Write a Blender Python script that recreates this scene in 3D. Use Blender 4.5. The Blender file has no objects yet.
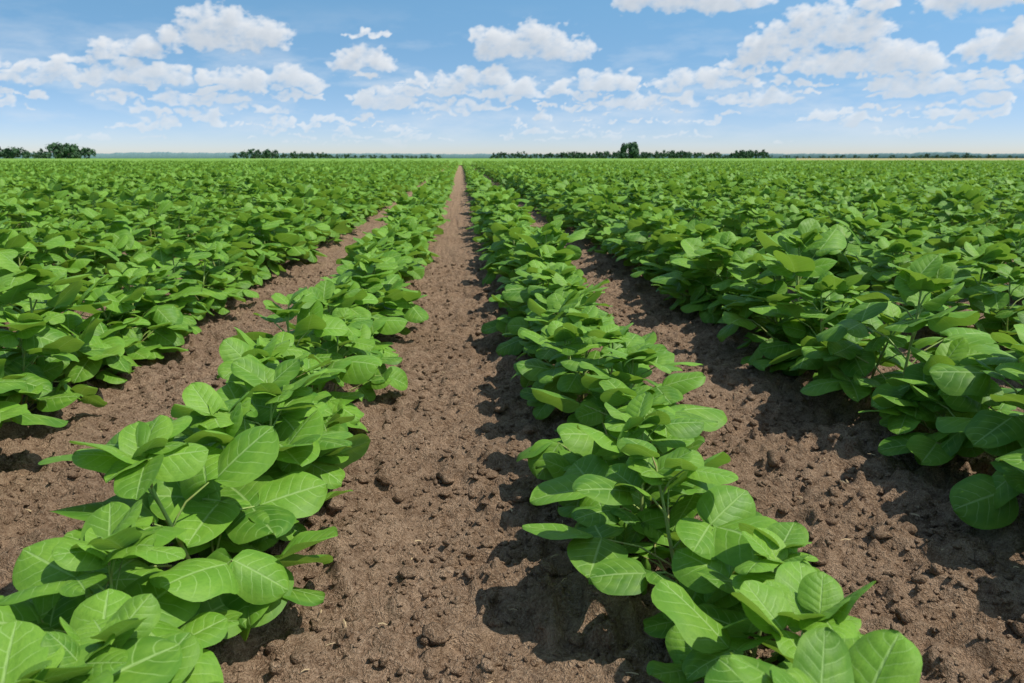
import bpy, bmesh, math, numpy as np
from mathutils import Vector
rad = math.radians
scene = bpy.context.scene
rng = np.random.default_rng(7)
try:
    scene.view_settings.view_transform = 'Standard'
    scene.view_settings.look = 'None'
    scene.view_settings.exposure = 0
except Exception: pass

ROW = 0.80
CAMH = 0.70
SUN_EL, SUN_AZ = 59.0, 108.0   # azimuth clockwise from +Y (rows direction)

# ------------------------------------------------------------ node helpers
class NT:
    def __init__(s, tree): s.t = tree; s.n = tree.nodes; s.l = tree.links
    def put(s, sock, v):
        if isinstance(v, bpy.types.NodeSocket): s.l.new(v, sock)
        elif v is not None: sock.default_value = v
    def math(s, op, a, b=None, c=None, clamp=False):
        n = s.n.new('ShaderNodeMath'); n.operation = op; n.use_clamp = clamp
        for i, v in enumerate((a, b, c)):
            if v is not None: s.put(n.inputs[i], v)
        return n.outputs[0]
    def vm(s, op, a, b=None, out=0):
        n = s.n.new('ShaderNodeVectorMath'); n.operation = op
        s.put(n.inputs[0], a)
        if b is not None:
            if op == 'SCALE': s.put(n.inputs['Scale'], b)
            else: s.put(n.inputs[1], b)
        return n.outputs[out]
    def ss(s, x, a, b, lo=0.0, hi=1.0):
        n = s.n.new('ShaderNodeMapRange'); n.interpolation_type = 'SMOOTHSTEP'
        s.put(n.inputs[0], x); s.put(n.inputs[1], a); s.put(n.inputs[2], b)
        s.put(n.inputs[3], lo); s.put(n.inputs[4], hi)
        return n.outputs[0]
    def mix(s, f, a, b, mode='MIX'):
        n = s.n.new('ShaderNodeMix'); n.data_type = 'RGBA'; n.blend_type = mode
        s.put(n.inputs[0], f); s.put(n.inputs[6], a); s.put(n.inputs[7], b)
        return n.outputs[2]
    def noise(s, vec, scale, detail=4, rough=0.55, out='Fac'):
        n = s.n.new('ShaderNodeTexNoise')
        s.put(n.inputs['Vector'], vec); n.inputs['Scale'].default_value = scale
        n.inputs['Detail'].default_value = detail; n.inputs['Roughness'].default_value = rough
        return n.outputs[out]
    def attr(s, name, out='Fac'):
        n = s.n.new('ShaderNodeAttribute'); n.attribute_name = name
        return n.outputs[out]
    def sep(s, v):
        n = s.n.new('ShaderNodeSeparateXYZ'); s.put(n.inputs[0], v); return n.outputs
    def comb(s, x, y, z):
        n = s.n.new('ShaderNodeCombineXYZ')
        for i, v in enumerate((x, y, z)): s.put(n.inputs[i], v)
        return n.outputs[0]
    def bump(s, h, strength, dist, normal=None):
        n = s.n.new('ShaderNodeBump'); s.put(n.inputs['Height'], h)
        n.inputs['Strength'].default_value = strength; n.inputs['Distance'].default_value = dist
        if normal is not None: s.put(n.inputs['Normal'], normal)
        return n.outputs[0]

def new_mat(name):
    m = bpy.data.materials.new(name); m.use_nodes = True
    nt = NT(m.node_tree); nt.n.clear()
    out = nt.n.new('ShaderNodeOutputMaterial')
    return m, nt, out
def principled(nt, col, rough=0.8, spec=0.3, normal=None):
    p = nt.n.new('ShaderNodeBsdfPrincipled')
    nt.put(p.inputs['Base Color'], col); nt.put(p.inputs['Roughness'], rough)
    nt.put(p.inputs['Specular IOR Level'], spec)
    if normal is not None: nt.put(p.inputs['Normal'], normal)
    return p
def geo_pos(nt): return nt.n.new('ShaderNodeNewGeometry').outputs['Position']

# ------------------------------------------------------------ leaf material
DEEP = (0.064, 0.180, 0.015, 1); MIDC = (0.150, 0.325, 0.030, 1); YEL = (0.255, 0.435, 0.052, 1)
def leaf_material(detail):
    m, nt, out = new_mat('soybean_leaf' if detail else 'soybean_leaf_far')
    luv = nt.attr('luv', 'Vector'); u, v, r = nt.sep(luv)
    young = nt.attr('young', 'Fac')
    c = nt.mix(nt.ss(r, 0.0, 1.0), DEEP, MIDC)
    c = nt.mix(nt.math('MULTIPLY', young, 0.6), c, YEL)
    py = nt.sep(geo_pos(nt))[1]
    back = nt.n.new('ShaderNodeNewGeometry').outputs['Backfacing']
    nrm = None; rough = 0.58
    if detail:
        a = nt.math('ABSOLUTE', u)
        mid = nt.ss(a, 0.015, 0.060, 1.0, 0.0)
        curve = nt.math('MULTIPLY', nt.math('POWER', a, 1.25), 0.26)
        side = nt.math('MULTIPLY', nt.ss(u, -0.01, 0.01), 0.45)
        wob = nt.math('MULTIPLY', nt.noise(luv, 3.0, 1), 0.35)
        ph = nt.math('ADD', nt.math('ADD', nt.math('MULTIPLY', nt.math('SUBTRACT', v, curve), 5.6), side), wob)
        fr = nt.math('ABSOLUTE', nt.math('SUBTRACT', nt.math('FRACT', nt.math('ADD', ph, 10.0)), 0.5))
        vein = nt.math('MULTIPLY', nt.ss(fr, 0.012, 0.068, 1.0, 0.0), nt.ss(a, 0.50, 1.0, 1.0, 0.08))
        veins = nt.math('MAXIMUM', mid, nt.math('MULTIPLY', vein, 0.70))
        objr = nt.n.new('ShaderNodeObjectInfo').outputs['Random']
        ofs = nt.comb(nt.math('MULTIPLY', r, 37.0), nt.math('MULTIPLY', objr, 11.0), 0.0)
        lv = nt.vm('ADD', luv, ofs)
        blot = nt.noise(lv, 1.8, 2, 0.6)
        fine = nt.noise(lv, 16.0, 2, 0.65)
        c = nt.mix(nt.math('MULTIPLY', nt.ss(blot, 0.35, 0.7), 0.42), c, YEL)
        c = nt.mix(nt.math('MULTIPLY', nt.ss(fine, 0.4, 0.7), 0.28), c, DEEP)
        c = nt.mix(nt.math('MULTIPLY', veins, 0.60), c, (0.38, 0.56, 0.19, 1))
        pil = nt.math('SUBTRACT', nt.math('MULTIPLY', nt.ss(fr, 0.0, 0.45), nt.ss(a, .1, 1, .45, .12)), nt.math('MULTIPLY', mid, 0.6))
        h = nt.math('ADD', pil, nt.math('MULTIPLY', nt.math('ADD', blot, nt.math('MULTIPLY', fine, .30)), 0.9))
        nrm = nt.bump(h, 0.50, 0.0023)
        rough = nt.math('ADD', nt.math('MULTIPLY', blot, 0.25), 0.42)
    c = nt.mix(nt.ss(py, 4.0, 75.0, 0.0, 0.55), c, (0.24, 0.41, 0.070, 1))  # distance haze painted into the leaf colour, stronger along the rows
    c2 = nt.mix(nt.math('MULTIPLY', back, 0.45), c, (0.21, 0.38, 0.10, 1))
    p = principled(nt, c2, rough, 0.30, nrm)
    tr = nt.n.new('ShaderNodeBsdfTranslucent')
    nt.put(tr.inputs['Color'], nt.mix(0.5, c2, (0.42, 0.66, 0.03, 1)))
    mx = nt.n.new('ShaderNodeMixShader'); mx.inputs[0].default_value = 0.28
    nt.l.new(p.outputs[0], mx.inputs[1]); nt.l.new(tr.outputs[0], mx.inputs[2])
    nt.l.new(mx.outputs[0], out.inputs[0])
    return m
def stem_material():
    m, nt, out = new_mat('soybean_stem')
    pos = nt.n.new('ShaderNodeTexCoord').outputs['Object']
    n = nt.noise(pos, 60, 2)
    z = nt.sep(pos)[2]
    c = nt.mix(nt.ss(z, 0.0, 0.16), (0.22, 0.19, 0.07, 1), (0.26, 0.38, 0.09, 1))
    c = nt.mix(nt.ss(n, 0.45, 0.75), c, (0.28, 0.20, 0.08, 1))
    p = principled(nt, c, 0.55, 0.35)
    nt.l.new(p.outputs[0], out.inputs[0]); return m
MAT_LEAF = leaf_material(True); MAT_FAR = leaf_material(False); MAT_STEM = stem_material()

# ------------------------------------------------------------ geometry accumulators
class Acc:
    def __init__(s): s.v=[]; s.q=[]; s.a=[]; s.y=[]; s.m=[]; s.n=0
    def add(s, v, q, a, y, mat):
        s.v.append(v); s.q.append(q + s.n); s.a.append(a); s.y.append(np.full(len(v), y))
        s.m.append(np.full(len(q), mat)); s.n += len(v)
def quad_mesh(name, v, q, mats, smooth=True, matidx=None):
    me = bpy.data.meshes.new(name)
    v = np.asarray(v, dtype=np.float32); q = np.asarray(q, dtype=np.int32); k = q.shape[1]
    me.vertices.add(len(v)); me.vertices.foreach_set('co', v.ravel())
    me.loops.add(q.size); me.loops.foreach_set('vertex_index', q.ravel())
    me.polygons.add(len(q))
    me.polygons.foreach_set('loop_start', np.arange(0, q.size, k, dtype=np.int32))
    try: me.polygons.foreach_set('loop_total', np.full(len(q), k, dtype=np.int32))
    except Exception: pass
    for m in mats: me.materials.append(m)
    if matidx is not None: me.polygons.foreach_set('material_index', np.asarray(matidx, dtype=np.int32))
    me.polygons.foreach_set('use_smooth', np.full(len(q), smooth, dtype=bool))
    me.update(calc_edges=True); me.validate()
    return me
def acc_mesh(name, acc, leafmat):
    v = np.concatenate(acc.v); q = np.concatenate(acc.q); a = np.concatenate(acc.a); y = np.concatenate(acc.y)
    me = quad_mesh(name, v, q, [leafmat, MAT_STEM], True, np.concatenate(acc.m))
    at = me.attributes.new('luv', 'FLOAT_VECTOR', 'POINT'); at.data.foreach_set('vector', a.astype(np.float32).ravel())
    at = me.attributes.new('young', 'FLOAT', 'POINT'); at.data.foreach_set('value', y.astype(np.float32))
    return me

PV = [0, .015, .06, .14, .26, .42, .58, .73, .85, .93, .98, 1.0]
PW = [.08, .38, .68, .88, .985, 1.0, .97, .87, .69, .46, .22, .03]
def grid_quads(nv, nu):
    i, j = np.meshgrid(np.arange(nv-1), np.arange(nu-1), indexing='ij')
    b = (i*nu + j).ravel()
    return np.stack([b, b+1, b+nu+1, b+nu], 1)
QC = {}
def add_leaf(acc, o, az, pitch, roll, L, W, rng, nv, nu, young=0.0, droop=None):
    if (nv, nu) not in QC: QC[(nv, nu)] = grid_quads(nv, nu)
    vv = np.linspace(0, 1, nv)
    vv = vv - (0.07 if nv > 6 else .03)*np.sin(2*np.pi*vv)
    uu = np.linspace(-1, 1, nu)
    V, U = np.meshgrid(vv, uu, indexing='ij'); V = V.ravel(); U = U.ravel()
    A = np.abs(U)
    shp = np.interp(V, PV, PW)
    ph, ph2 = rng.uniform(0, 6.28, 2)
    asym = 1 + rng.uniform(-.07, .07)*np.sign(U)
    if droop is None: droop = rng.uniform(0.0, 0.70)
    X = U*shp*W*0.5*asym
    Y = L*(V - droop**2*V**3/8)
    fold = rng.uniform(0.0, 0.24)
    Z = -L*0.34*droop*V**2 + W*shp*(fold*A - (0.08+0.20*rng.random())*A*A)
    Z += W*0.042*np.sin(ph + V*rng.uniform(5, 11))*A*A*np.where(U > 0, 1, -.8)
    Z += W*0.028*np.sin(ph2 + V*5)*U
    X += L*rng.uniform(-.06, .06)*V**2
    f = np.array([math.cos(az)*math.cos(pitch), math.sin(az)*math.cos(pitch), math.sin(pitch)])
    s = np.array([math.sin(az), -math.cos(az), 0.0]); n = np.cross(s, f)
    s2 = s*math.cos(roll) + n*math.sin(roll); n2 = np.cross(s2, f)
    P = o + X[:, None]*s2 + Y[:, None]*f + Z[:, None]*n2
    P[:, 2] = np.maximum(P[:, 2], .012 + .01*rng.random())
    a = np.stack([U, V, np.full_like(U, rng.random())], 1)
    acc.add(P, QC[(nv, nu)], a, young, 0)
def add_tube(acc, pts, r0, r1, sides):
    pts = np.asarray(pts); n = len(pts); vs = []
    for i in range(n):
        t = pts[min(i+1, n-1)] - pts[max(i-1, 0)]; t = t/ (np.linalg.norm(t)+1e-9)
        e = np.array([1., 0, 0]) if abs(t[0]) < .8 else np.array([0, 1., 0])
        b = np.cross(t, e); b /= np.linalg.norm(b); c = np.cross(t, b)
        rr = r0 + (r1-r0)*i/(n-1)
        an = np.arange(sides)*2*np.pi/sides
        vs.append(pts[i] + rr*(np.cos(an)[:, None]*b + np.sin(an)[:, None]*c))
    V = np.concatenate(vs); q = []
    for i in range(n-1):
        for j in range(sides):
            k = (j+1) % sides
            q.append([i*sides+j, i*sides+k, (i+1)*sides+k, (i+1)*sides+j])
    acc.add(V, np.array(q), np.zeros((len(V), 3)), 0.0, 1)

def trifoliate(acc, o, az, e, plen, size, rng, nv, nu, young, pitch_mean, lod, sc, n=3):
    d = np.array([math.cos(az), math.sin(az), 0]); up = np.array([0, 0, 1.])
    mid = o + plen*.5*(math.cos(e+.2)*d + up*math.sin(e+.2))
    end = o + plen*(math.cos(e)*d + up*math.sin(e))
    if lod < 2: add_tube(acc, [o, mid, end], .0021*sc, .0013*sc, 5 if lod == 0 else 3)
    for j, da in enumerate((0, 1.45, -1.45)[:n]):
        if j and rng.random() < .08: continue
        aa = az + da + rng.uniform(-.3, .3)
        pit = rng.normal(pitch_mean, rad(20)); rl = rng.normal(0, rad(20))
        L = size*rng.uniform(.76, 1.12)*(1.04 if j == 0 else .93); W = L*rng.uniform(.80, .95)
        oo = end + (np.array([math.cos(aa), math.sin(aa), 0])*.008*sc if j == 0 else -.004*sc*d)
        add_leaf(acc, oo, aa, pit, rl, L, W, rng, nv, nu, young)

def add_plant(acc, ox, oy, rng, H=0.30, LL=0.091, lod=0, sc=1.0, bush=3, nn=None, pit0=-4):
    H = H*sc; LL = LL*sc*rng.uniform(.92, 1.12)
    nv, nu = {0: (13, 9), 1: (7, 5), 2: (4, 3)}[lod]
    lean = rng.uniform(-.16, .16, 2)
    base = np.array([ox, oy, -0.01])
    def stem(t): return base + np.array([lean[0]*t*H + .006*math.sin(5*t), lean[1]*t*H, t*H])
    if lod < 2: add_tube(acc, [stem(t) for t in np.linspace(0, 1, 6)], .0044*sc, .0019*sc, 7 if lod == 0 else 4)
    nn = nn or {0: 10, 1: 9, 2: 7}[lod]
    az = rng.uniform(0, 6.28)
    for k in range(nn):
        t = k/(nn-1); az += 2.40 + rng.uniform(-.4, .4)
        o = stem(.14 + .82*t)
        plen = (0.105*(1-t)**.7 + 0.036)*sc*rng.uniform(.75, 1.25)*H/sc/.30
        e = rad(20 + 38*t + rng.uniform(-12, 12))
        size = LL*(0.86 + .30*math.sin(math.pi*min(1, t*1.15+.1)))*(1.0 if t < .85 else .85)
        if lod == 2: size *= 1.16
        young = max(0, (t-.55))*rng.uniform(.5, 1.6)
        trifoliate(acc, o, az, e, plen, size, rng, nv, nu, young, rad(pit0 + 28*t), lod, sc)
    for b in range(bush):
        ba = az + b*6.283/bush + rng.uniform(-.5, .5); d = np.array([math.cos(ba), math.sin(ba), 0])
        o0 = stem(.10 + .08*rng.random()); ln = rng.uniform(.09, .14)*sc; el = rad(rng.uniform(25, 60))
        tipb = o0 + ln*(d*math.cos(el) + np.array([0, 0, math.sin(el)]))
        if lod < 2: add_tube(acc, [o0, (o0+tipb)/2 + [0, 0, -.008], tipb], .0026*sc, .0016*sc, 5 if lod == 0 else 3)
        for k in range(2):
            t = (k+1)/2
            trifoliate(acc, o0 + (tipb-o0)*t, ba + (-1)**k*rng.uniform(.3, 1.1), rad(rng.uniform(0, 40)), rng.uniform(.025, .06)*sc,
                       LL*rng.uniform(.80, 1.05)*(1.2 if lod == 2 else 1), rng, nv, nu, 0.0, rad(rng.uniform(-32, 12)), lod, sc)
    tip = stem(1.0)
    for j in range(5 if lod < 2 else 3):
        aa = az + j*2.2 + rng.uniform(-.3, .3)
        L = LL*rng.uniform(.45, .85)
        add_leaf(acc, tip, aa, rad(rng.uniform(15, 55)), rng.normal(0, .25), L, L*.80, rng, nv, nu, rng.uniform(.3, .9), rng.uniform(.1, .7))

plants0 = []; plantsN = []
for i in range(18):
    a = Acc(); r = np.random.default_rng(150+i)
    add_plant(a, 0, 0, r, H=.285*r.uniform(.86, 1.10), LL=r.uniform(.086, .102), lod=0, bush=int(r.integers(2, 4)))
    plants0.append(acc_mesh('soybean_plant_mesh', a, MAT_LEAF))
for i in range(8):   # plants with the largest leaves, near end of the two middle rows
    a = Acc(); r = np.random.default_rng(820+i)
    add_plant(a, 0, 0, r, H=.260*r.uniform(.90, 1.06), LL=r.uniform(.098, .110), lod=0, bush=3, nn=8, pit0=2)
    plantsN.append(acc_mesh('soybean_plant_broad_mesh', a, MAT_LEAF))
chunks1 = []
for i in range(8):
    a = Acc(); r = np.random.default_rng(300+i); y = 0.05
    while y < 2.0:
        add_plant(a, r.normal(0, .022), y, r, sc=r.uniform(.78, 1.18), lod=1); y += r.uniform(.13, .19)
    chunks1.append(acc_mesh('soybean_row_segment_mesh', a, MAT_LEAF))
chunks2 = []
for i in range(8):
    a = Acc(); r = np.random.default_rng(500+i); y = 0.05
    while y < 4.0:
        add_plant(a, r.normal(0, .02), y, r, sc=r.uniform(.76, 1.20), lod=2, bush=2); y += r.uniform(.15, .22)
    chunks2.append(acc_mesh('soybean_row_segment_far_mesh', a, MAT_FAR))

col = scene.collection
def link(ob, parent=None):
    col.objects.link(ob)
    if parent is not None: ob.parent = parent
    return ob
Y0, Y1, Y2 = 5.0, 15.0, 75.0
def row_x(i):
    x = (i+.5)*ROW
    return x - (.055 if i >= 0 else 0) + (.01 if i == -2 else 0)
for i in range(-75, 92):
    x = row_x(i)
    r = np.random.default_rng(9100+i)
    inner = i in (-1, 0)
    hs = 1.0 if inner else 1.13
    ys = max(0.0, (abs(x)-2.2)/(0.74 if x < 0 else 0.92))
    if ys > Y2: continue
    rowobj = bpy.data.objects.new('soybean_row', None); rowobj.location = (x, 0, 0); link(rowobj)
    y = .42 + (0.16 if i == -1 else 0.14 if i==0 else r.uniform(0, .12))
    last = -1
    if ys < Y0:
        while y < Y0:
            if y > ys - .3:
                lst = plantsN if (inner and y < 1.5) else plants0
                k = int(r.integers(len(lst)))
                if k == last: k = (k+1) % len(lst)
                last = k
                o = bpy.data.objects.new('soybean_plant', lst[k])
                s = r.uniform(.86, 1.12)*hs
                if inner: s *= np.interp(y, [.5, 1.2, 2.2], [.88, .94, 1.0])
                dxr = float(np.interp(y, [.6, 1.6], [-.035, 0])) if i == 0 else 0.0
                o.location = (r.normal(0, .020)+dxr, y, 0.012); o.scale = (s, s, s*r.uniform(.90, 1.06))
                o.rotation_euler = (r.normal(0, .06), r.normal(0, .06), r.uniform(0, 6.28)); link(o, rowobj)
            y += r.uniform(.148, .210)
    y = Y0 + 2.0*math.floor((ys-Y0)/2.0) if ys > Y0 else Y0
    def seg(lst, y, ln, nm):
        o = bpy.data.objects.new(nm, lst[r.integers(len(lst))])
        s = hs*r.uniform(.95, 1.06)
        wdt = s*float(np.interp(y, [6, 22], [1.0, .82]))
        flip = r.random() < .5
        o.location = (0, y + (ln if flip else 0), 0.012)
        o.rotation_euler = (0, 0, math.pi if flip else 0); o.scale = (wdt, 1.03, s*r.uniform(.93, 1.07)); link(o, rowobj)
    while y < Y1: seg(chunks1, y, 2.0, 'plants'); y += 2.0
    y = y if ys < Y1 else Y1 + 4.0*math.floor((ys-Y1)/4.0)
    while y < Y2: seg(chunks2, y, 4.0, 'plants'); y += 4.0

# ------------------------------------------------------------ ground
_tab = np.random.default_rng(42).random((512, 512))
def vnoise(x, y):
    xi = np.floor(x).astype(int); yi = np.floor(y).astype(int)
    fx = x-xi; fy = y-yi; fx = fx*fx*(3-2*fx); fy = fy*fy*(3-2*fy)
    g = lambda a, b: _tab[a % 512, b % 512]
    return (g(xi, yi)*(1-fx)+g(xi+1, yi)*fx)*(1-fy) + (g(xi, yi+1)*(1-fx)+g(xi+1, yi+1)*fx)*fy
def ground_z(x, y):
    fade = np.clip((10-np.abs(x))/6, 0, 1)*np.clip((22-y)/12, 0, 1)
    z = 0.010*np.cos(2*np.pi*(x-ROW/2)/ROW)
    wx = x + .035*vnoise(x*18+7, y*18); wy = y + .035*vnoise(x*18+90, y*18+40)
    z = z + 0.032*(vnoise(wx*5+3, wy*4.5)-.5) + 0.028*(vnoise(wx*12, wy*12+9)-.5)
    patch = .55 + .9*vnoise(x*3.1+60, y*3.1)
    lump = np.clip((vnoise(wx*22+5, wy*22)-.45)*3, 0, 1); z = z + 0.018*lump*patch
    lump = np.clip((vnoise(wx*43+15, wy*43+71)-.50)*3, 0, 1); z = z + 0.013*lump*patch
    z = z + .012*(vnoise(x*80, y*80+31)-.5)*patch
    return z*fade
def axis(lo, hi, step, flo, fhi, g=1.16):
    c = list(np.arange(lo, hi, step)); s = step; a = c[-1]
    while a < fhi: s *= g; a += s; c.append(a)
    s = step; a = lo; pre = []
    while a > flo: s *= g; a -= s; pre.append(a)
    return np.array(pre[::-1] + c)
gx = axis(-1.6, 1.9, .0060, -4000, 4000); gy = axis(.65, 4.2, .0068, -60, 4500, 1.06)
X, Yg = np.meshgrid(gx, gy, indexing='xy'); Z = ground_z(X, Yg)
gv = np.stack([X.ravel(), Yg.ravel(), Z.ravel()], 1)
m, nt, out = new_mat('soil')
pos = geo_pos(nt)
big = nt.noise(pos, 2.2, 2, .6); med = nt.noise(pos, 30, 5, .70); fine = nt.noise(pos, 190, 3, .75)
c = nt.mix(nt.ss(med, .34, .66), (0.220, 0.138, 0.084, 1), (0.430, 0.292, 0.190, 1))
c = nt.mix(nt.math('MULTIPLY', nt.ss(fine, .46, .70), .65), c, (0.56, 0.410, 0.285, 1))
c = nt.mix(nt.math('MULTIPLY', nt.ss(fine, .52, .28), .60), c, (0.120, 0.073, 0.044, 1))
c = nt.mix(nt.math('MULTIPLY', nt.ss(big, .42, .68), .30), c, (0.215, 0.138, 0.084, 1))
sx, sy, sz = nt.sep(pos)
green = nt.ss(nt.math('ADD', sy, nt.math('MULTIPLY', big, 4)), 76, 84)
c = nt.mix(green, c, (0.135, 0.26, 0.055, 1))
h = nt.math('ADD', nt.math('MULTIPLY', med, 1.0), nt.math('MULTIPLY', fine, .7))
p = principled(nt, c, .95, .10, nt.bump(h, 1.0, .026))
nt.l.new(p.outputs[0], out.inputs[0]); MAT_SOIL = m
link(bpy.data.objects.new('ground', quad_mesh('ground', gv, grid_quads(len(gy), len(gx)), [m])))

# soil clods
bm = bmesh.new(); bmesh.ops.create_icosphere(bm, subdivisions=2, radius=1)
iv = np.array([v.co[:] for v in bm.verts]); fi = np.array([[v.index for v in f.verts] for f in bm.faces]); bm.free()
N = 32000
cx = rng.uniform(-1.6, 2.1, N); cy = .8 + 4.6*rng.random(N)**1.4
keep = (rng.random(N) < .3 + .7*vnoise(cx*5+50, cy*5)); cx = cx[keep]; cy = cy[keep]; N = len(cx)
cr = .0030*(1-rng.random(N))**(-.46); cr = np.where(cr > .018, .005, cr)
cz = ground_z(cx, cy)
dirs = iv/np.linalg.norm(iv, axis=1, keepdims=True)
vs = []
for k in range(N):
    w = rng.normal(size=(4, 3))*1.6; phs = rng.uniform(0, 6.28, 4)
    f = 1 + .18*np.sin(dirs@w.T*1.3+phs).sum(1) + rng.normal(0, .11, len(iv))
    s = np.array([rng.uniform(.8, 1.4), rng.uniform(.8, 1.25), rng.uniform(.55, .95)])*cr[k]
    an = rng.uniform(0, 6.28); ca, sa = math.cos(an), math.sin(an)
    P = iv*f[:, None]*s; P = np.stack([P[:, 0]*ca-P[:, 1]*sa, P[:, 0]*sa+P[:, 1]*ca, P[:, 2]], 1)
    vs.append(P + [cx[k], cy[k], cz[k]+.25*s[2]])
V = np.concatenate(vs); F = (fi[None]+(np.arange(N)*len(iv))[:, None, None]).reshape(-1, 3)
link(bpy.data.objects.new('soil_clods', quad_mesh('soil_clods', V, F, [MAT_SOIL], True)))

# straw bits / dry plant debris
m, nt, out = new_mat('dry_straw')
p = principled(nt, nt.mix(nt.noise(geo_pos(nt), 90, 2), (.32, .22, .11, 1), (.60, .47, .29, 1)), .8, .2)
nt.l.new(p.outputs[0], out.inputs[0]); MS = m
sv = []; sq = []; n0 = 0
for k in range(300):
    x = rng.uniform(-1.3, 1.9); y = .9 + 4*rng.random()**1.4; ln = rng.uniform(.004, .022); w = rng.uniform(.0007, .002)
    an = rng.uniform(0, 6.28); d = np.array([math.cos(an), math.sin(an), rng.uniform(-.1, .2)]); s = np.array([-d[1], d[0], 0])
    o = np.array([x, y, ground_z(np.array([x]), np.array([y]))[0]+.007])
    mid = o + d*ln*.5 + [0, 0, .0015]; e = o + d*ln + s*ln*rng.uniform(-.2, .2)
    up = np.array([0, 0, w*.8])
    sv += [o-s*w, o+up, o+s*w, mid-s*w, mid+up, mid+s*w, e-s*w*.5, e+up*.5, e+s*w*.5]
    for b in (0, 3): sq += [[n0+b, n0+b+1, n0+b+4, n0+b+3], [n0+b+1, n0+b+2, n0+b+5, n0+b+4]]
    n0 += 9
link(bpy.data.objects.new('straw_debris', quad_mesh('straw_debris', sv, sq, [MS], False)))

# ------------------------------------------------------------ far crop canopy (beyond the modelled rows)
cxs = np.arange(-640, 760, 2.0); cys = np.concatenate([np.arange(76, 140, 1.2), np.arange(140, 500, 6)])
Xc, Yc = np.meshgrid(cxs, cys); Zc = .31 + .09*vnoise(Xc*.8, Yc*.7) - .03 + .05*(vnoise(Xc*.06, Yc*.05)-.5)
Zc[0] = .05
m, nt, out = new_mat('far_soybean_canopy')
pos = geo_pos(nt); st = nt.vm('MULTIPLY', pos, (1.0, .35, 1))
a = nt.noise(st, 1.6, 4, .7); b = nt.noise(pos, .035, 3)
c = nt.mix(nt.ss(a, .3, .7), (0.11, 0.225, 0.034, 1), (0.20, 0.355, 0.060, 1))
c = nt.mix(nt.math('MULTIPLY', nt.ss(b, .4, .65), .5), c, (0.22, 0.34, 0.072, 1))
p = principled(nt, c, .85, .1, nt.bump(a, .8, .2)); nt.l.new(p.outputs[0], out.inputs[0])
link(bpy.data.objects.new('far_soybean_field', quad_mesh('far_soybean_field', np.stack([Xc.ravel(), Yc.ravel(), Zc.ravel()], 1), grid_quads(len(cys), len(cxs)), [m])))
m, nt, out = new_mat('ripe_grain')
pos = geo_pos(nt)
c = nt.mix(nt.noise(nt.vm('MULTIPLY', pos, (.15, 1, 1)), .3, 3), (0.28, 0.24, 0.10, 1), (0.42, 0.38, 0.18, 1))
p = principled(nt, c, .9, .1); nt.l.new(p.outputs[0], out.inputs[0])
gvx = []
for y in np.linspace(130, 492, 30):
    for t in np.linspace(0, 1, 30): gvx.append([.42*y + t*(900-.42*y), y, .45])
gvx = np.array(gvx); gvx[:30, 2] = .1
link(bpy.data.objects.new('grain_field', quad_mesh('grain_field', gvx, grid_quads(30, 30), [m])))

# ------------------------------------------------------------ distant trees
def tree_mat(name, c1, c2):
    m, nt, out = new_mat(name)
    n = nt.noise(geo_pos(nt), .6, 3, .7)
    p = principled(nt, nt.mix(nt.ss(n, .3, .7), c1, c2), .9, .1)
    nt.l.new(p.outputs[0], out.inputs[0]); return m
MT = tree_mat('distant_foliage', (0.038, 0.080, 0.044, 1), (0.080, 0.140, 0.066, 1))  # blue-green tint puts some distance haze into the foliage colour
MH = tree_mat('hazy_woodland', (0.12, 0.20, 0.21, 1), (0.16, 0.25, 0.25, 1))  # aerial haze is painted into this bluish base colour
MB = tree_mat('bark', (0.06, 0.05, 0.04, 1), (0.10, 0.08, 0.06, 1))
def tree(vl, ql, ml, x, y, h, w, n):
    def limb(a, b, r0, r1):
        a = np.array(a, float); b = np.array(b, float); base = sum(len(k) for k in vl)
        an = np.arange(6)*np.pi/3; ring = np.stack([np.cos(an), np.sin(an), 0*an], 1)
        vl.append(np.concatenate([a+ring*r0, b+ring*r1]))
        ql.append(np.array([[j, (j+1) % 6, 6+(j+1) % 6, 6+j] for j in range(6)])+base); ml.append(np.ones(6))
    limb((x, y, -.2), (x, y, h*.5), .03*h, .015*h)
    for j in range(4):
        an = j*1.6+rng.uniform(0, 1); limb((x, y, h*rng.uniform(.2, .4)), (x+w*.3*math.cos(an), y+w*.3*math.sin(an), h*rng.uniform(.5, .75)), .015*h, .006*h)
    lob = [(rng.normal(0, w*.23), rng.normal(0, w*.2), h*rng.uniform(.18, .78), rng.uniform(.18, .28)*min(w, h)) for _ in range(11)]
    lob.append((0, 0, h*.80, .18*min(w, h)))
    base = sum(len(k) for k in vl)
    L = np.array(lob)[rng.integers(0, len(lob), n)]
    d = rng.normal(size=(n, 3)); d /= np.linalg.norm(d, axis=1, keepdims=True)
    c = L[:, :3] + d*(L[:, 3]*rng.uniform(.4, 1.05, n))[:, None] + [x, y, 0]
    s = rng.uniform(.04, .08, n)*h
    t1 = np.cross(d, rng.normal(size=(n, 3))); t1 /= np.linalg.norm(t1, axis=1, keepdims=True); t2 = np.cross(d, t1)
    t1 = t1*s[:, None]; t2 = t2*s[:, None]
    vl.append(np.stack([c-t1-t2, c+t1-t2, c+t1+t2, c-t1+t2], 1).reshape(-1, 3))
    ql.append(np.arange(n*4).reshape(-1, 4)+base); ml.append(np.zeros(n))
def tree_obj(name, specs, mats):
    vl, ql, ml = [], [], []
    for s in specs: tree(vl, ql, ml, *s)
    link(bpy.data.objects.new(name, quad_mesh(name, np.concatenate(vl), np.concatenate(ql), mats, False, np.concatenate(ml))))
def at(azd, D): return D*math.sin(rad(azd)), D*math.cos(rad(azd))
sp = []
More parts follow.
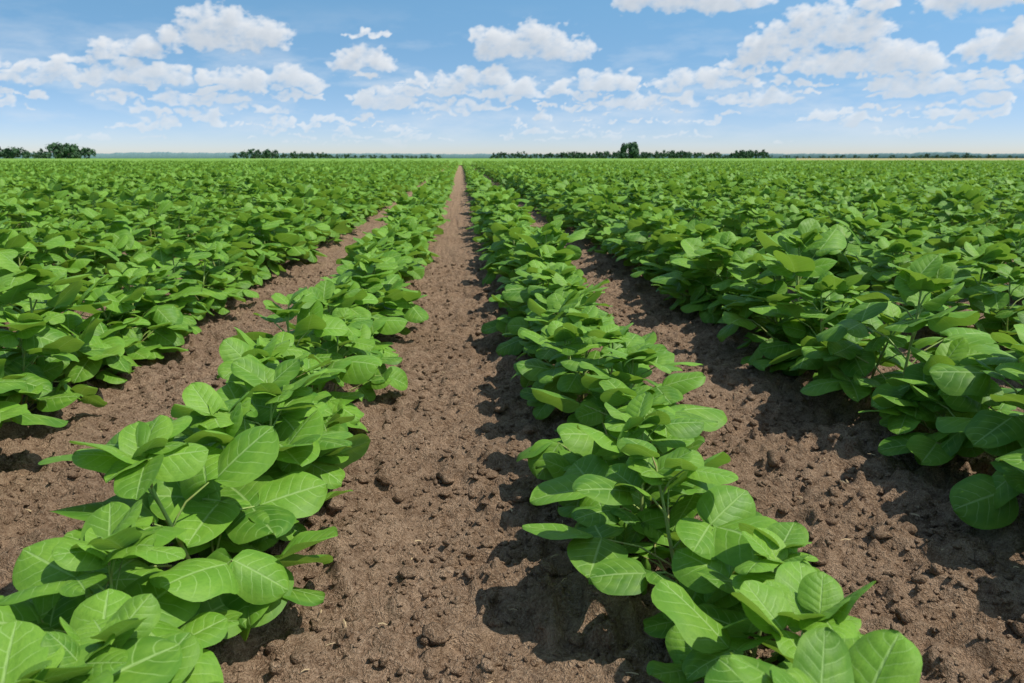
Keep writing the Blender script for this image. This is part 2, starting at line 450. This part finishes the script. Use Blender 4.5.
def grove(a0, a1, n, hlo, hhi, D=520, wf=1.0):
    for k in range(n):
        a = a0+(a1-a0)*(k+rng.uniform(.1, .9))/n; x, y = at(a, D+rng.uniform(-25, 25)); h = rng.uniform(hlo, hhi)
        sp.append((x, y, h, h*rng.uniform(1.1, 1.8)*wf, 180))
grove(-36.5, -24.5, 42, 4.0, 7.0)
grove(-25.8, -23.6, 7, 7.0, 9.6)
grove(-31.0, -28.0, 5, 6.0, 7.8)
grove(-15.2, -9, 18, 3.2, 5.0)
grove(-14.0, -12.4, 5, 5.4, 7.2)
grove(-12, -1.5, 30, 2.2, 3.8, 560)
grove(2.2, 20, 62, 2.6, 5.0)
grove(7.5, 16, 16, 4.0, 6.0)
grove(18.8, 20.8, 8, 4.6, 6.8)
grove(21, 38, 34, 1.8, 3.2, 600)
grove(30, 33, 6, 2.6, 4.0)
tree_obj('distant_tree_line', sp, [MT, MB])
x, y = at(11.75, 470); tree_obj('broadleaf_tree', [(x, y, 9.4, 9.5, 900)], [MT, MB])
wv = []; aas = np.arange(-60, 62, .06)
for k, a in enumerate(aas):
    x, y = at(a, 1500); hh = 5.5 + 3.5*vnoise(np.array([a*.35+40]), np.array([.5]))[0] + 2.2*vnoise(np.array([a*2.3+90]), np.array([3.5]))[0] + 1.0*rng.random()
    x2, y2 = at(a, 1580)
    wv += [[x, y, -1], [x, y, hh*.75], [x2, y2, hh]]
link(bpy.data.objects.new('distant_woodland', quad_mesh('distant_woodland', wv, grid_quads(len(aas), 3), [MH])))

# ------------------------------------------------------------ sky
world = bpy.data.worlds.new('World'); scene.world = world; world.use_nodes = True
nt = NT(world.node_tree); nt.n.clear()
outw = nt.n.new('ShaderNodeOutputWorld')
dx, dy, dz = nt.sep(nt.n.new('ShaderNodeTexCoord').outputs['Generated'])
sky = nt.n.new('ShaderNodeTexSky'); sky.sky_type = 'NISHITA'; sky.sun_disc = False
sky.sun_elevation = rad(SUN_EL); sky.sun_rotation = rad(SUN_AZ); sky.air_density = 1.0; sky.dust_density = 0.6; sky.ozone_density = 2.0
zz = nt.math('ADD', nt.math('MULTIPLY', nt.math('MAXIMUM', dz, 0.0), 2.6), 0.015)
nt.l.new(nt.vm('NORMALIZE', nt.comb(dx, dy, zz)), sky.inputs[0])
gain = nt.mix(nt.ss(dz, .0, .10), (1.30, 1.25, 1.42, 1), (1.36, 1.56, 1.56, 1))
gain = nt.mix(nt.ss(dz, .06, .20), gain, (1.46, 1.98, 1.88, 1))
gain = nt.mix(nt.ss(dz, .22, .7), gain, (1.80, 1.90, 1.65, 1))
bg = nt.n.new('ShaderNodeBackground'); nt.l.new(nt.mix(1.0, sky.outputs[0], gain, 'MULTIPLY'), bg.inputs[0]); bg.inputs[1].default_value = 0.10
nt.l.new(bg.outputs[0], outw.inputs[0])

# cumulus clouds: a far, partly transparent cloud shell (part of the sky)
crng = np.random.default_rng(33)
AZ = np.arange(-52, 56.01, .075); EL = np.arange(0.3, 16.0, .06)
A2, E2 = np.meshgrid(AZ, EL)
def fbm(x, y, o, g=.55, billow=False):
    s = 0; a = 1; t = 0
    for k in range(o):
        n = vnoise(x*2.03**k + 17*k, y*2.03**k + 31*k)
        if billow: n = 1-np.abs(2*n-1)
        s = s + a*n; t += a; a *= g
    return s/t
clouds = [(-15.0,7.7,3.2,1.5),(-6.6,6.3,1.6,1.0),(-12.4,11.0,5.8,1.0),(-30,11.2,4.0,.9),
 (5.2,7.5,3.3,1.4),(1.2,5.4,2.1,.9),(9.2,5.0,2.8,.8),(4.2,4.4,2.6,.7),(2.2,7.9,1.4,.6),
 (15.2,10.3,4.4,1.6),(26.4,9.5,1.1,.6),(35.8,9.9,5.2,2.3),(40,8.4,2.6,1.2),(30.5,11.2,3.4,1.2),(23.4,7.9,3.3,1.7),(20.2,6.5,2.0,.8),(26.5,5.9,4.6,1.1),
 (34.5,6.5,2.5,1.0),(38.5,5.6,2.2,1.0),(-30.4,5.8,2.5,.9),(-21.0,6.4,1.9,.95),(-20,5.0,3.4,.7),(-12.4,5.0,3.1,.85),(-5.1,3.8,2.0,.7),(-26,4.5,2.1,.55),
 (15.8,5.0,2.9,.85),(30,4.2,4.0,.7),(-6.4,8.2,1.5,.35),(20,3.9,3.0,.6),(11.5,3.6,2.8,.55),(.5,3.5,2.6,.5),(-17,3.7,3.2,.5),
 (-45,7,6,2.0),(50,8,5,2.0),(46,4,4,1)]
for k in range(240):   # many small flat clouds low over the horizon
    e = 1.0 + 4.6*crng.random()**.8; f = (e/5.0)
    clouds.append((crng.uniform(-45, 50), e, crng.uniform(.6, 2.6)*(.5+.55*f), crng.uniform(.16, .42)*(.45+.75*f)))
wx = A2 + 1.5*(fbm(A2*.7+9, E2*1.1, 3)-.5) + .35*(vnoise(A2*3.1, E2*3.4)-.5); wy = E2 + .9*(fbm(A2*.7+70, E2*1.1+20, 3)-.5) + .25*(vnoise(A2*3.1+40, E2*3.4+9)-.5)
F = np.full_like(A2, -1.0)
for (a, e, w, h) in clouds:
    ix = np.where(np.abs(AZ-a) < w*1.6+2)[0]; iy = np.where(np.abs(EL-e) < h*2.2+1.5)[0]
    if len(ix) == 0 or len(iy) == 0: continue
    sl_ = np.s_[iy[0]:iy[-1]+1, ix[0]:ix[-1]+1]
    bx, by = wx[sl_], wy[sl_]; base = e - .55*h; f = np.full_like(bx, -1.0)
    npf = int(7 + 3*w)
    for q in range(npf):
        u = crng.uniform(-1, 1); env = math.sqrt(max(0.08, 1-u*u))
        r = h*crng.uniform(.45, .85)*(.45+.6*env); px = a + u*w*.95; py_ = base + r*.35 + crng.random()*h*.9*env**1.5
        f = np.maximum(f, 1 - (((bx-px)/(r*1.55))**2 + ((by-py_)/r)**2))
    f = f - np.clip((base + .1*h - by)/(.35*h), 0, 3)
    F[sl_] = np.maximum(F[sl_], f)
det = fbm(A2*1.3+5, E2*1.9, 6, .58, False) - .5
bil = fbm(A2*1.6+50, E2*2.3+8, 5, .55, True) - .5
dens = np.clip(F*.66 + .14 + det*1.9 + bil*.4, 0, 1.0)*np.clip((F+1.0)/.6, 0, 1)
thin = np.clip(fbm(A2*.22+3, E2*.8, 6, .6)-.47, 0, 1)*1.6*np.clip((10-E2)/5, 0, 1)
alpha = 1-np.exp(-2.3*dens)
tau = np.zeros_like(dens)
for k in range(1, 15):
    sy_, sx_ = int(round(k*1.5)), int(round(k*.7))
    sh = np.zeros_like(dens); sh[:-sy_, :-sx_] = dens[sy_:, sx_:]; tau += sh
lit = np.exp(-tau*.15)*.8 + .2*np.clip(1-.3*dens, 0, 1)
lit = np.clip(lit*1.12 + .22*(bil), 0, 1)[..., None]
colr = np.array([.48, .54, .61])*(1-lit) + np.array([.91, .92, .93])*lit  # sunlit and self-shaded cloud tones baked into the emission colour
thinc = np.array([.74, .81, .88])
at_ = np.maximum(alpha, np.clip(thin, 0, .55))
wmix = (alpha/np.maximum(at_, 1e-4))[..., None]; wmix = np.clip(wmix, 0, 1); colr = colr*wmix + thinc*(1-wmix)
hz = np.clip((6.5-E2)/5.0, 0, 1)[..., None]*.50
colr = colr*(1-hz) + np.array([.71, .79, .87])*hz  # low clouds: horizon haze blended into their colour
at_ = at_*np.clip((E2-.3)/1.8, 0, 1)**.8*np.interp(E2, [0, 3, 6], [.7, .85, .96])*np.clip((15.5-E2)/1.5, 0, 1)*np.clip((52-np.abs(A2-1))/4, 0, 1)
D = 9000.0
ar, er = np.radians(A2), np.radians(E2)
cv = np.stack([D*np.cos(er)*np.sin(ar), D*np.cos(er)*np.cos(ar), D*np.sin(er)], -1).reshape(-1, 3)
m, nt, out = new_mat('cloud')
em = nt.n.new('ShaderNodeEmission'); nt.put(em.inputs[0], nt.attr('cloud_light', 'Color'))
tp = nt.n.new('ShaderNodeBsdfTransparent'); mx = nt.n.new('ShaderNodeMixShader')
nt.l.new(nt.attr('cloud_density', 'Fac'), mx.inputs[0]); nt.l.new(tp.outputs[0], mx.inputs[1]); nt.l.new(em.outputs[0], mx.inputs[2])
nt.l.new(mx.outputs[0], out.inputs[0])
try: m.cycles.emission_sampling = 'NONE'
except Exception: pass
me = quad_mesh('sky', cv, grid_quads(len(EL), len(AZ)), [m])
ac = me.attributes.new('cloud_light', 'FLOAT_COLOR', 'POINT')
ac.data.foreach_set('color', np.concatenate([colr.reshape(-1, 3), np.ones((colr.size//3, 1))], 1).astype(np.float32).ravel())
ad = me.attributes.new('cloud_density', 'FLOAT', 'POINT'); ad.data.foreach_set('value', at_.astype(np.float32).ravel())
link(bpy.data.objects.new('sky', me))

# ------------------------------------------------------------ sun
sl = bpy.data.lights.new('sun', 'SUN'); sl.energy = 4.8; sl.angle = rad(.6); sl.color = (1.0, .95, .86)
so = bpy.data.objects.new('sun', sl)
sd = Vector((math.sin(rad(SUN_AZ))*math.cos(rad(SUN_EL)), math.cos(rad(SUN_AZ))*math.cos(rad(SUN_EL)), math.sin(rad(SUN_EL))))
so.rotation_euler = sd.to_track_quat('Z', 'Y').to_euler(); so.location = (20, 0, 30); link(so)

# ------------------------------------------------------------ camera
cd = bpy.data.cameras.new('camera'); cd.lens = 28; cd.sensor_width = 36; cd.clip_start = .02; cd.clip_end = 14000
cd.dof.use_dof = True; cd.dof.focus_distance = 1.6; cd.dof.aperture_fstop = 11
co = bpy.data.objects.new('camera', cd); co.location = (0, 0, CAMH)
co.rotation_euler = (rad(90-12.98), 0, rad(-3.6)); link(co); scene.camera = co
